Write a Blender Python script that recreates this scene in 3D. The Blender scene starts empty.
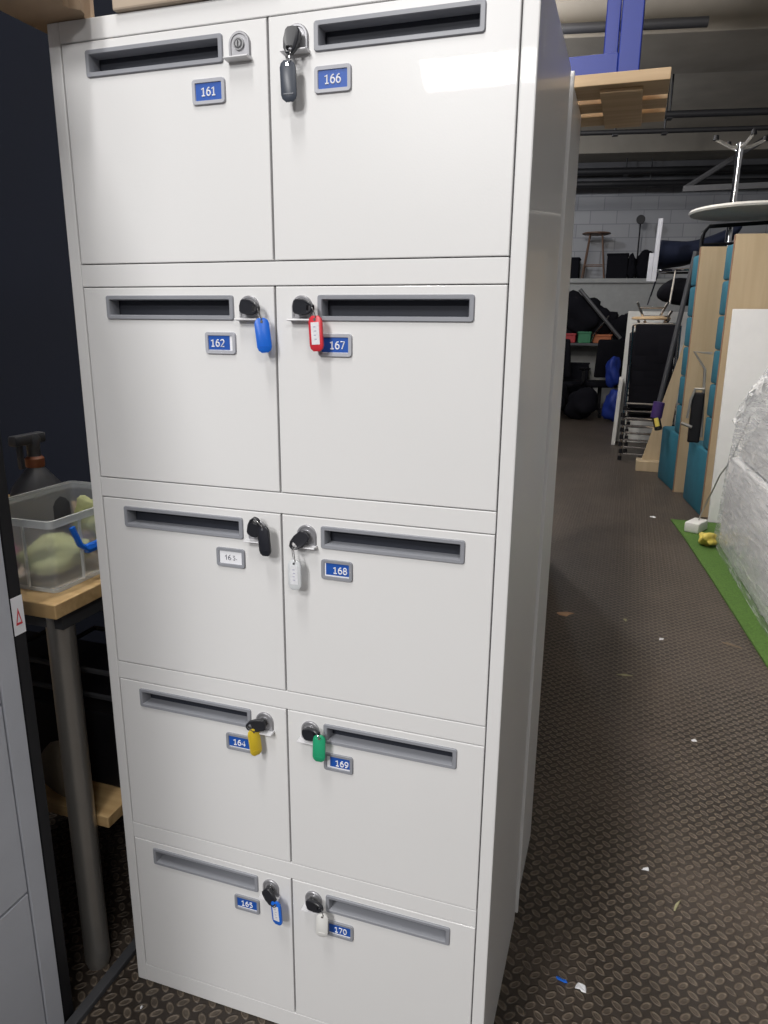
import bpy, bmesh, math, random
from mathutils import Vector, Matrix
C = bpy.context.scene.collection
random.seed(4)
PI = math.pi

# ------------------------------------------------------------------ materials
def new_mat(name):
    m = bpy.data.materials.new(name); m.use_nodes = True
    nt = m.node_tree; b = nt.nodes['Principled BSDF']
    return m, nt, b
def node(nt, t, **kw):
    n = nt.nodes.new(t)
    for k, v in kw.items(): setattr(n, k, v)
    return n
def mat(name, col, rough=.5, metal=0, var=.06, scale=12, bump=0, bscale=60, coat=0, trans=0, ior=1.45, alpha=1, spec=.5, emit=None):
    m, nt, b = new_mat(name)
    tc = node(nt, 'ShaderNodeTexCoord')
    n = node(nt, 'ShaderNodeTexNoise'); n.inputs['Scale'].default_value = scale; n.inputs['Detail'].default_value = 5
    nt.links.new(tc.outputs['Object'], n.inputs['Vector'])
    r = node(nt, 'ShaderNodeValToRGB')
    c0 = [max(0, c*(1-var)) for c in col]; c1 = [min(1, c*(1+var)) for c in col]
    r.color_ramp.elements[0].position = .3; r.color_ramp.elements[1].position = .7
    r.color_ramp.elements[0].color = (*c0, 1); r.color_ramp.elements[1].color = (*c1, 1)
    nt.links.new(n.outputs['Fac'], r.inputs['Fac']); nt.links.new(r.outputs['Color'], b.inputs['Base Color'])
    b.inputs['Roughness'].default_value = rough; b.inputs['Metallic'].default_value = metal
    b.inputs['Coat Weight'].default_value = coat; b.inputs['Transmission Weight'].default_value = trans
    b.inputs['IOR'].default_value = ior; b.inputs['Alpha'].default_value = alpha
    b.inputs['Specular IOR Level'].default_value = spec
    if bump:
        n2 = node(nt, 'ShaderNodeTexNoise'); n2.inputs['Scale'].default_value = bscale; n2.inputs['Detail'].default_value = 4
        nt.links.new(tc.outputs['Object'], n2.inputs['Vector'])
        bp = node(nt, 'ShaderNodeBump'); bp.inputs['Strength'].default_value = bump; bp.inputs['Distance'].default_value = .004
        nt.links.new(n2.outputs['Fac'], bp.inputs['Height']); nt.links.new(bp.outputs['Normal'], b.inputs['Normal'])
    return m
def wood(name, c0, c1, rough=.45, axis='X', scale=3):
    m, nt, b = new_mat(name)
    tc = node(nt, 'ShaderNodeTexCoord'); mp = node(nt, 'ShaderNodeMapping')
    s = {'X': (1, 14, 14), 'Y': (14, 1, 14), 'Z': (14, 14, 1)}[axis]
    mp.inputs['Scale'].default_value = s
    n = node(nt, 'ShaderNodeTexNoise'); n.inputs['Scale'].default_value = scale; n.inputs['Detail'].default_value = 6; n.inputs['Distortion'].default_value = .6
    r = node(nt, 'ShaderNodeValToRGB'); r.color_ramp.elements[0].position = .3; r.color_ramp.elements[1].position = .72
    r.color_ramp.elements[0].color = (*c0, 1); r.color_ramp.elements[1].color = (*c1, 1)
    nt.links.new(tc.outputs['Object'], mp.inputs['Vector']); nt.links.new(mp.outputs['Vector'], n.inputs['Vector'])
    nt.links.new(n.outputs['Fac'], r.inputs['Fac']); nt.links.new(r.outputs['Color'], b.inputs['Base Color'])
    b.inputs['Roughness'].default_value = rough
    return m

M = {}
M['white'] = mat('locker_white_paint', (.735, .735, .735), .36, var=.01, scale=3, bump=.03, bscale=350, coat=.15)
M['inner'] = mat('locker_inner_paint', (.35, .35, .36), .6)
M['plastic_grey'] = mat('grey_slot_plastic', (.27, .28, .31), .40, var=.03)
M['slotshade'] = mat('slot_shade_dark', (.018, .021, .032), .6, var=.05)  # near-black colour stands in for the unlit locker interior
M['lockgrey'] = mat('lock_satin_metal', (.36, .36, .38), .36, metal=.5, var=.03)
M['chrome'] = mat('chrome', (.75, .75, .76), .12, metal=1, var=.02)
M['steel'] = mat('dull_steel', (.42, .41, .39), .38, metal=.75, var=.05)
M['lip'] = mat('lock_lip_metal', (.72, .72, .74), .4, metal=.1)
M['lockcyl'] = mat('lock_cylinder_metal', (.45, .45, .46), .25, metal=.85)
M['keyblack'] = mat('key_black_plastic', (.018, .019, .024), .32, var=.05)
M['card_blue'] = mat('card_blue', (.012, .085, .40), .45, var=.03)
M['card_white'] = mat('card_white', (.82, .83, .87), .5, var=.01)
M['ink'] = mat('pen_ink', (.05, .05, .08), .6)
for n_, c_ in dict(tblue=(.01, .13, .62), tred=(.60, .03, .045), tblack=(.015, .016, .022), tgrey=(.05, .06, .08), tyellow=(.62, .45, .03), tgreen=(.02, .33, .16), twhite=(.72, .72, .70)).items():
    M[n_] = mat('tag_' + n_[1:], c_, .35, var=.03)
M['paper'] = mat('paper_insert', (.72, .73, .76), .6, var=.08, scale=300)
M['greycab'] = mat('grey_cabinet_paint', (.46, .48, .53), .42, var=.03, bump=.05, bscale=300)
M['black'] = mat('black_plastic', (.008, .008, .010), .5, spec=.3)
M['blackfab'] = mat('black_fabric', (.007, .007, .010), .9, bump=.3, bscale=200, spec=.15)
M['navyfab'] = mat('navy_upholstery', (.006, .009, .022), .8, bump=.1, spec=.2)
M['navywall'] = mat('navy_wall', (.0012, .0035, .012), .8, var=.12, scale=2, bump=.05)
M['beech'] = wood('beech_worktop', (.42, .27, .12), (.60, .42, .21), .45, 'X')
M['maple'] = wood('maple_ply', (.41, .32, .20), (.48, .38, .25), .5, 'Z', 1.2)
M['pine'] = wood('pine_slat', (.46, .31, .17), (.62, .45, .27), .6, 'X')
M['darkwood'] = wood('dark_stool_wood', (.10, .055, .035), (.19, .11, .07), .5, 'Z')
M['brownedge'] = mat('brown_panel_edge', (.26, .15, .09), .6)
M['bluesteel'] = mat('blue_powder_coat', (.010, .028, .25), .4, var=.05)
M['teal'] = mat('teal_upholstery', (.017, .125, .18), .75, var=.08, bump=.25, bscale=250)
M['boardwhite'] = mat('white_laminate', (.76, .765, .77), .35, var=.02)
M['oldboard'] = mat('worn_white_board', (.55, .55, .53), .5)
M['postgrey'] = mat('pale_post_paint', (.42, .43, .47), .5)
M['tabletop'] = mat('pale_round_tabletop', (.66, .65, .61), .4, var=.05)
M['card'] = mat('cardboard', (.34, .25, .17), .85, var=.08, bump=.1)
M['cardbeige'] = mat('beige_board', (.44, .36, .28), .8, var=.05)
M['cloth'] = mat('yellow_green_cloth', (.52, .55, .28), .9, var=.15, bump=.5, bscale=80)
M['pinkroll'] = mat('pink_tape', (.42, .16, .26), .5)
M['bottle'] = mat('smoky_bottle', (.06, .063, .072), .4, var=.1)
M['orange'] = mat('orange_collar', (.22, .07, .03), .5)
M['mat_green'] = mat('artificial_grass', (.07, .15, .025), .95, var=.35, scale=160, bump=.8, bscale=500)
M['red'] = mat('red_plastic', (.33, .02, .025), .5)
M['greenp'] = mat('green_plastic', (.02, .16, .07), .5)
M['orangep'] = mat('orange_plastic', (.35, .10, .03), .5)
M['bluebag'] = mat('blue_bag', (.01, .03, .22), .6, bump=.4, bscale=30)
M['darkgrey'] = mat('dark_grey_paint', (.05, .052, .058), .5)
M['purple'] = mat('purple_tape', (.05, .025, .12), .5)
M['whitepl'] = mat('white_plastic', (.72, .72, .70), .4)
M['yellow'] = mat('yellow_plug', (.62, .50, .10), .5)
M['pipe'] = mat('black_conduit', (.018, .018, .02), .5)
M['conc'] = mat('ceiling_concrete', (.40, .36, .30), .9, var=.12, scale=2.5, bump=.3, bscale=20)
M['concbeam'] = mat('beam_concrete', (.27, .245, .205), .9, var=.12, scale=2, bump=.3, bscale=20)
M['rust'] = mat('galvanised_strut', (.10, .10, .105), .5, metal=.4)

def clear(name, tint, rough, amt):
    m, nt, b = new_mat(name)
    out = nt.nodes['Material Output']
    tr = node(nt, 'ShaderNodeBsdfTransparent'); tr.inputs['Color'].default_value = (*tint, 1)
    mx = node(nt, 'ShaderNodeMixShader'); mx.inputs['Fac'].default_value = amt
    b.inputs['Base Color'].default_value = (.75, .78, .8, 1); b.inputs['Roughness'].default_value = rough
    nt.links.new(tr.outputs[0], mx.inputs[1]); nt.links.new(b.outputs[0], mx.inputs[2]); nt.links.new(mx.outputs[0], out.inputs['Surface'])
    return m, nt, b
M['clearbox'] = clear('clear_plastic_box', (.93, .95, .97), .2, .34)[0]
M['clearrim'] = clear('clear_plastic_rim', (.9, .93, .95), .3, .55)[0]
M['twhitec'] = clear('tag_clear_white', (.95, .95, .95), .25, .75)[0]
M['filmcrest'] = clear('film_crest', (.97, .97, .98), .12, .55)[0]
M['filmcrest'].node_tree.nodes['Principled BSDF'].inputs['Base Color'].default_value = (.85, .86, .87, 1)
fm, nt, b = clear('stretch_film', (.97, .975, .98), .12, .26)
tc = node(nt, 'ShaderNodeTexCoord'); mp = node(nt, 'ShaderNodeMapping'); mp.inputs['Scale'].default_value = (5, 1.6, 13); mp.inputs['Rotation'].default_value = (-.42, 0, 0)
nz = node(nt, 'ShaderNodeTexNoise'); nz.inputs['Scale'].default_value = 2.2; nz.inputs['Detail'].default_value = 7; nz.inputs['Distortion'].default_value = 1.6
bp = node(nt, 'ShaderNodeBump'); bp.inputs['Strength'].default_value = .8; bp.inputs['Distance'].default_value = .012
nt.links.new(tc.outputs['Object'], mp.inputs['Vector']); nt.links.new(mp.outputs[0], nz.inputs['Vector']); nt.links.new(nz.outputs['Fac'], bp.inputs['Height'])
mr = node(nt, 'ShaderNodeMapRange'); mr.inputs['From Min'].default_value = .40; mr.inputs['From Max'].default_value = .64; mr.inputs['To Min'].default_value = .12; mr.inputs['To Max'].default_value = .46
nt.links.new(nz.outputs['Fac'], mr.inputs['Value'])
for n_ in nt.nodes:
    if n_.bl_idname == 'ShaderNodeMixShader': nt.links.new(mr.outputs[0], n_.inputs['Fac']); nt.links.new(bp.outputs[0], b.inputs['Normal'])
M['film'] = fm; b.inputs['Base Color'].default_value = (.92, .93, .95, 1)

# white painted block wall
m, nt, b = new_mat('painted_blockwork')
tc = node(nt, 'ShaderNodeTexCoord'); mp = node(nt, 'ShaderNodeMapping'); mp.inputs['Rotation'].default_value = (PI/2, 0, 0)
br = node(nt, 'ShaderNodeTexBrick'); br.inputs['Scale'].default_value = 1; br.inputs['Brick Width'].default_value = .44; br.inputs['Row Height'].default_value = .22
br.inputs['Mortar Size'].default_value = .008; br.inputs['Color1'].default_value = (.36, .365, .38, 1); br.inputs['Color2'].default_value = (.31, .315, .335, 1); br.inputs['Mortar'].default_value = (.24, .245, .26, 1)
nt.links.new(tc.outputs['Object'], mp.inputs['Vector']); nt.links.new(mp.outputs[0], br.inputs['Vector']); nt.links.new(br.outputs['Color'], b.inputs['Base Color']); b.inputs['Roughness'].default_value = .8
M['block'] = m
M['block2'] = mat('painted_side_wall', (.33, .335, .35), .8)
M['darkconc'] = mat('dark_beam_paint', (.10, .10, .105), .85)

# floor: worn tread plate, small raised ovals in two directions
m, nt, b = new_mat('tread_floor')
geo = node(nt, 'ShaderNodeNewGeometry'); sep = node(nt, 'ShaderNodeSeparateXYZ'); nt.links.new(geo.outputs['Position'], sep.inputs[0])
def mth(op, a, b_=None, c_=None):
    n = node(nt, 'ShaderNodeMath', operation=op)
    for i, v in enumerate((a, b_, c_)):
        if v is None: continue
        if isinstance(v, (int, float)): n.inputs[i].default_value = v
        else: nt.links.new(v, n.inputs[i])
    return n.outputs[0]
px = mth('DIVIDE', sep.outputs[0], .039); py = mth('DIVIDE', sep.outputs[1], .039)
def oval(off, swap):
    qx = mth('SUBTRACT', mth('FRACT', mth('ADD', px, off+200)), .5); qy = mth('SUBTRACT', mth('FRACT', mth('ADD', py, off+200)), .5)
    u = mth('MULTIPLY', mth('ADD', qx, qy), .7071); v = mth('MULTIPLY', mth('SUBTRACT', qx, qy), .7071)
    if swap: u, v = v, u
    a = mth('DIVIDE', u, .37); c = mth('DIVIDE', v, .20)
    return mth('SQRT', mth('ADD', mth('MULTIPLY', a, a), mth('MULTIPLY', c, c)))
d = mth('MINIMUM', oval(0, False), oval(.5, True))
h = node(nt, 'ShaderNodeMapRange', interpolation_type='SMOOTHSTEP'); h.inputs['From Min'].default_value = 1.15; h.inputs['From Max'].default_value = .8
nt.links.new(d, h.inputs['Value'])
rim = node(nt, 'ShaderNodeMapRange', interpolation_type='SMOOTHSTEP'); rim.inputs['From Min'].default_value = .4; rim.inputs['From Max'].default_value = .85
nt.links.new(d, rim.inputs['Value'])
rf = mth('MULTIPLY', h.outputs[0], mth('ADD', mth('MULTIPLY', rim.outputs[0], .62), .38))
nz = node(nt, 'ShaderNodeTexNoise'); nz.inputs['Scale'].default_value = 2.3; nz.inputs['Detail'].default_value = 8; nt.links.new(geo.outputs['Position'], nz.inputs['Vector'])
nf = node(nt, 'ShaderNodeTexNoise'); nf.inputs['Scale'].default_value = 38; nf.inputs['Detail'].default_value = 5; nt.links.new(geo.outputs['Position'], nf.inputs['Vector'])
base = node(nt, 'ShaderNodeMix', data_type='RGBA'); base.inputs['A'].default_value = (.024, .018, .014, 1); base.inputs['B'].default_value = (.165, .132, .10, 1)
nt.links.new(mth('MULTIPLY', rf, mth('ADD', mth('MULTIPLY', nf.outputs['Fac'], 1.7), -.05)), base.inputs['Factor'])
dirt = node(nt, 'ShaderNodeMix', data_type='RGBA'); dirt.inputs['B'].default_value = (.12, .093, .075, 1)
dr = node(nt, 'ShaderNodeMapRange'); dr.inputs['From Min'].default_value = .45; dr.inputs['From Max'].default_value = .75; dr.inputs['To Max'].default_value = .45
nt.links.new(nz.outputs['Fac'], dr.inputs['Value']); nt.links.new(dr.outputs[0], dirt.inputs['Factor']); nt.links.new(base.outputs['Result'], dirt.inputs['A'])
nt.links.new(dirt.outputs['Result'], b.inputs['Base Color']); b.inputs['Roughness'].default_value = .5
b.inputs['Specular IOR Level'].default_value = .35
bp = node(nt, 'ShaderNodeBump'); bp.inputs['Strength'].default_value = .9; bp.inputs['Distance'].default_value = .0035
nt.links.new(mth('ADD', rf, mth('MULTIPLY', nf.outputs['Fac'], .25)), bp.inputs['Height']); nt.links.new(bp.outputs[0], b.inputs['Normal'])
M['floor'] = m

# ------------------------------------------------------------------ mesh builder
class MB:
    def __init__(s): s.bm = bmesh.new(); s.mi = 0; s.mx = Matrix()
    def v(s, p): return s.bm.verts.new(s.mx @ Vector(p))
    def f(s, vs):
        try:
            fc = s.bm.faces.new(vs); fc.material_index = s.mi; return fc
        except ValueError: return None
    def box(s, x0, y0, z0, x1, y1, z1, bev=0):
        vs = [s.v(p) for p in ((x0, y0, z0), (x1, y0, z0), (x1, y1, z0), (x0, y1, z0), (x0, y0, z1), (x1, y0, z1), (x1, y1, z1), (x0, y1, z1))]
        fs = [s.f([vs[i] for i in q]) for q in ((3, 2, 1, 0), (4, 5, 6, 7), (0, 1, 5, 4), (1, 2, 6, 5), (2, 3, 7, 6), (3, 0, 4, 7))]
        if bev:
            es = list({e for f in fs for e in f.edges})
            r = bmesh.ops.bevel(s.bm, geom=es, offset=bev, segments=2, affect='EDGES', profile=.5)
            for f in r['faces']: f.material_index = s.mi
        return s
    def cyl(s, p0, p1, r0, r1=None, seg=16, cap=True):
        r1 = r0 if r1 is None else r1
        p0 = Vector(p0); p1 = Vector(p1); q = (p1-p0).to_track_quat('Z', 'Y')
        A = []; B = []
        for i in range(seg):
            a = 2*PI*i/seg; d = q @ Vector((math.cos(a), math.sin(a), 0))
            A.append(s.v(p0+d*r0)); B.append(s.v(p1+d*r1))
        for i in range(seg): s.f([A[i], A[(i+1) % seg], B[(i+1) % seg], B[i]])
        if cap: s.f(A[::-1]); s.f(B)
        return s
    def tube(s, pts, r, seg=8, closed=False):
        pts = [Vector(p) for p in pts]; n = len(pts); rings = []; up = None
        for i, p in enumerate(pts):
            a = pts[(i-1) % n] if (closed or i > 0) else p; c = pts[(i+1) % n] if (closed or i < n-1) else p
            t = (c-a).normalized()
            if up is None:
                up = t.orthogonal().normalized()
            up = (up - t*up.dot(t)).normalized(); w = t.cross(up)
            rings.append([s.v(p+(up*math.cos(2*PI*k/seg)+w*math.sin(2*PI*k/seg))*r) for k in range(seg)])
        m_ = n if closed else n-1
        for i in range(m_):
            A, B = rings[i], rings[(i+1) % n]
            for k in range(seg): s.f([A[k], A[(k+1) % seg], B[(k+1) % seg], B[k]])
        if not closed: s.f(rings[0][::-1]); s.f(rings[-1])
        return s
    def lathe(s, prof, c, seg=24):
        rings = []
        for r, z in prof:
            rings.append([s.v((c[0]+r*math.cos(2*PI*k/seg), c[1]+r*math.sin(2*PI*k/seg), c[2]+z)) for k in range(seg)])
        for A, B in zip(rings, rings[1:]):
            for k in range(seg): s.f([A[k], A[(k+1) % seg], B[(k+1) % seg], B[k]])
        s.f(rings[0][::-1]); s.f(rings[-1]); return s
    def loops(s, loops, close=True, cap0=False, cap1=False):
        R = [[s.v(p) for p in L] for L in loops]
        n = len(R[0])
        for A, B in zip(R, R[1:]):
            for k in range(n): s.f([A[k], A[(k+1) % n], B[(k+1) % n], B[k]])
        if cap0: s.f(R[0][::-1])
        if cap1: s.f(R[-1])
        return R
    def prism(s, poly, a0, a1, axis='y'):
        def P(u, w, a): return {'y': (u, a, w), 'x': (a, u, w), 'z': (u, w, a)}[axis]
        return s.loops([[P(u, w, a0) for u, w in poly], [P(u, w, a1) for u, w in poly]], cap0=True, cap1=True)

ORG = {}
def obj(name, mb, mats, parent=None, origin=None, smooth=False, **tags):
    me = bpy.data.meshes.new(name)
    bmesh.ops.recalc_face_normals(mb.bm, faces=mb.bm.faces)
    po = ORG.get(parent.name, Vector()) if parent else Vector()
    if origin is None: origin = po if parent else None
    if origin is None:
        cs = [v.co for v in mb.bm.verts]
        origin = Vector(((min(c.x for c in cs)+max(c.x for c in cs))/2, (min(c.y for c in cs)+max(c.y for c in cs))/2, min(c.z for c in cs)))
    origin = Vector(origin)
    bmesh.ops.translate(mb.bm, verts=mb.bm.verts, vec=-origin)
    mb.bm.to_mesh(me); mb.bm.free()
    if smooth:
        for p in me.polygons: p.use_smooth = True
        if smooth != 'all':
            try: me.set_sharp_from_angle(angle=math.radians(38))
            except Exception: pass
    for m_ in (mats if isinstance(mats, (list, tuple)) else [mats]): me.materials.append(m_)
    o = bpy.data.objects.new(name, me); C.objects.link(o)
    o.location = origin-po
    if parent: o.parent = parent
    ORG[o.name] = origin
    for k, v_ in tags.items(): o[k] = v_
    return o
def thing(name, loc, label, cat, group=None):
    o = bpy.data.objects.new(name, None); C.objects.link(o); o.location = loc
    o.empty_display_size = .1
    ORG[o.name] = Vector(loc); o['label'] = label; o['category'] = cat
    if group: o['group'] = group
    return o
def dup(root, loc, rotz=0, label=None, rot=None):
    r = root.copy(); C.objects.link(r); r.location = loc
    r.rotation_euler = rot if rot else (0, 0, rotz)
    if label: r['label'] = label
    for ch in list(root.children):
        c = ch.copy(); C.objects.link(c); c.parent = r
        for g in ch.children:
            d_ = g.copy(); C.objects.link(d_); d_.parent = c
    return r
def struct(name, mb, mt, **kw): return obj(name, mb, mt, kind='structure', **kw)
def rrect(cx, cz, w, h_, r, y, n=4):
    pts = []
    for (sx, sz, a0) in ((1, 1, 0), (-1, 1, 90), (-1, -1, 180), (1, -1, 270)):
        for k in range(n+1):
            a = math.radians(a0+90*k/n)
            pts.append((cx+sx*(w/2-r)+r*math.cos(a), y, cz+sz*(h_/2-r)+r*math.sin(a)))
    return pts

# ------------------------------------------------------------------ setting
RB = Matrix.Rotation(math.radians(9.5), 4, 'Z')      # the hall runs at a slight angle to the lockers
def hb(x0, y0, z0, x1, y1, z1, bev=0):
    m_ = MB(); m_.mx = RB; m_.box(x0, y0, z0, x1, y1, z1, bev); return m_
def hall(name, mb, mt):
    o = struct(name, mb, mt, origin=(0, 0, 0)); o.data.transform(RB.inverted()); o.rotation_euler = (0, 0, math.radians(9.5)); return o
hall('floor', hb(-4, -7, -.1, 6, 12.6, 0), M['floor'])
hall('ceiling', hb(-4, -7, 4.3, 6, 12.6, 4.45), M['conc'])
hall('wall_back', hb(-4, 12.5, 0, 6, 12.65, 4.3), M['block'])
hall('wall_right', hb(5.9, -7, 0, 6.05, 12.5, 4.3), M['block2'])
hall('wall_left', hb(-4.1, -7, 0, -4, 12.5, 4.3), M['navywall'])
hall('wall_front', hb(-4, -7.1, 0, 6, -7, 4.3), M['block'])
s_ = MB(); s_.box(-3.2, .97, 0, .02, 1.05, 2.7); struct('wall_partition', s_, M['navywall'], origin=(-1, .97, 0))
s_ = MB(); s_.box(.02, 1.0, 0, .11, 3.4, 2.3); struct('wall_shade_blocker', s_, M['block2'], origin=(.06, 1.0, 0))  # added wall, unseen by the camera, shades the aisle floor beside the cabinets
for i, (y0, y1, z0, mt_) in enumerate([(4.5, 4.85, 3.95, 'concbeam'), (6.7, 7.87, 4.0, 'concbeam'), (11.55, 12.49, 4.0, 'concbeam'), (12.2, 12.49, 3.64, 'darkconc')]):
    hall('trim_%d' % (i+1), hb(-3.99, y0, z0, 5.89, y1, 4.31 if i < 3 else 4.0, .01), M[mt_])
s_ = MB(); s_.box(-.448, -.62, 0, -.425, .43, .014, .002); struct('trim_5', s_, M['darkgrey'])
s_ = hb(-.5, 11.8, 0, 5, 12.49, 2.08, .005); s_.box(-.52, 11.75, 2.08, 5.02, 12.49, 2.15, .004); hall('trim_6', s_, mat('painted_ledge', (.30, .305, .30), .7))

def pipe(name, y, z, r, x0, x1, label, hang=(), zt=4.3):
    t = thing(name, RB @ Vector((x0, y, z)), label, 'pipe')
    p = MB(); p.mx = RB; p.cyl((x0, y, z), (x1, y, z), r, seg=12); obj('pipe_run', p, M['pipe'], t, smooth=True)
    for hx in hang:
        q = MB(); q.mx = RB; q.cyl((hx, y, z), (hx, y, zt), .012, seg=8); q.box(hx-.03, y-r-.015, z-r-.012, hx+.03, y+r+.015, z-r); obj('hanger', q, M['pipe'], t)
    return t
pipe('ceiling_pipe', 6.18, 3.9, .042, -2.9, 1.95, 'black ceiling pipe nearest the camera, passing behind the blue frame', (1.3,))
pipe('ceiling_pipe', 8.45, 3.585, .028, -2.9, 5.5, 'thin black ceiling pipe, lower of the two behind the wide concrete beam', (1.55, 2.1, 3.4))
pipe('ceiling_pipe', 8.35, 3.73, .040, 1.3, 5.5, 'black ceiling pipe, upper of the two behind the wide concrete beam', (2.12,))
pipe('wall_pipe', 11.9, 3.80, .055, -2.9, 5.5, 'dark pipe running high along the white back wall', (2.2,), 4.0)
pipe('wall_pipe', 11.95, 3.62, .05, -2.9, 5.5, 'thinner dark pipe below the other pipe on the back wall', (2.6,), 4.0)

# ------------------------------------------------------------------ locker
a, bx, zt, P_, DH, D = .358, .3817, 1.8182, .3621, .3242, .433
TH = .0015
lk = thing('mail_locker', (0, 0, 0), 'tall white ten-door metal mail locker with numbered letter-slot doors 161 to 170', 'locker')
s_ = MB()
s_.box(-bx, 0, 0, -a-.0012, D, 1.85, .0022); s_.box(a+.0012, 0, 0, bx, D, 1.85, .0022)
obj('side_panel', s_, M['white'], lk)
s_ = MB(); s_.box(-a-.0012, .0006, zt+.0015, a+.0012, D, 1.8498, .0012); obj('top_rail', s_, M['white'], lk)
s_ = MB(); s_.box(-a-.0012, .0006, .0008, a+.0012, D, zt-4*P_-DH-.0015, .0012); obj('plinth', s_, M['white'], lk)
s_ = MB(); s_.box(-a, D-.01, .03, a, D, 1.83); s_.box(-.004, .03, .03, .004, D-.01, 1.83); obj('back_panel', s_, M['inner'], lk)
for i in range(4):
    z1 = zt-i*P_-DH-.0015; z0 = zt-(i+1)*P_+.0015
    s_ = MB(); s_.box(-a-.001, .0004, z0, a-.0005, .02, z1, .0012); s_.box(-a, .02, z0, a, D-.01, z0+.002); obj('cross_rail', s_, M['white'], lk)

def text_mesh(mb, txt, size, x, y, z, mi):
    cu = bpy.data.curves.new('t', 'FONT'); cu.body = txt; cu.size = size; cu.extrude = .0001; cu.offset = size*.022; cu.align_x = 'CENTER'; cu.resolution_u = 3
    o = bpy.data.objects.new('t', cu); C.objects.link(o)
    dg = bpy.context.evaluated_depsgraph_get(); me = bpy.data.meshes.new_from_object(o.evaluated_get(dg))
    bm2 = bmesh.new(); bm2.from_mesh(me)
    bmesh.ops.transform(bm2, matrix=Matrix.Translation((x, y, z)) @ Matrix.Rotation(PI/2, 4, 'X'), verts=bm2.verts)
    vm = {v: mb.bm.verts.new(mb.mx @ v.co) for v in bm2.verts}
    for f in bm2.faces:
        try: g = mb.bm.faces.new([vm[v] for v in f.verts]); g.material_index = mi
        except ValueError: pass
    bm2.free(); bpy.data.objects.remove(o); bpy.data.curves.remove(cu); bpy.data.meshes.remove(me)

def arc(cx, cy, rx, ry, a0, a1, n=10): return [(cx+rx*math.cos(math.radians(a0+(a1-a0)*k/n)), cy+ry*math.sin(math.radians(a0+(a1-a0)*k/n))) for k in range(n+1)]
GLY = {'1': [[(.02, .80), (.30, 1.0), (.30, 0)], [(.05, 0), (.55, 0)]],
 '2': [arc(.28, .72, .27, .28, 160, -35)+[(.02, 0), (.60, 0)]],
 '4': [[(.46, 0), (.46, 1.0), (0, .28), (.64, .28)]],
 '5': [[(.54, 1.0), (.10, 1.0), (.07, .57)]+arc(.26, .32, .30, .32, 110, -130)],
 '6': [[(.50, .97), (.28, .95), (.08, .70), (.02, .38)]+arc(.30, .31, .27, .31, 180, 540, 16)],
 '7': [[(0, 1.0), (.58, 1.0), (.20, 0)]],
 '8': [arc(.30, .76, .22, .24, -90, 270, 14), arc(.30, .27, .28, .27, 90, 450, 14)],
 '9': [[(.08, .03), (.32, .05), (.50, .30), (.56, .62)]+arc(.29, .69, .27, .31, 0, 360, 16)],
 '0': [arc(.30, .5, .28, .5, 0, 360, 20)]}
def digits(mb, txt, size, x, y, z, mi):
    mb.mi = mi; adv = .80; wd = adv*len(txt)-.2
    for i, c_ in enumerate(txt):
        for g in GLY[c_]:
            P3 = [(x+size*(u+i*adv-wd/2), y, z+size*(w_-.5)) for u, w_ in g]
            cl = (abs(g[0][0]-g[-1][0])+abs(g[0][1]-g[-1][1])) < 1e-6
            mb.tube(P3[:-1] if cl else P3, size*.10, 6, cl)
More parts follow.
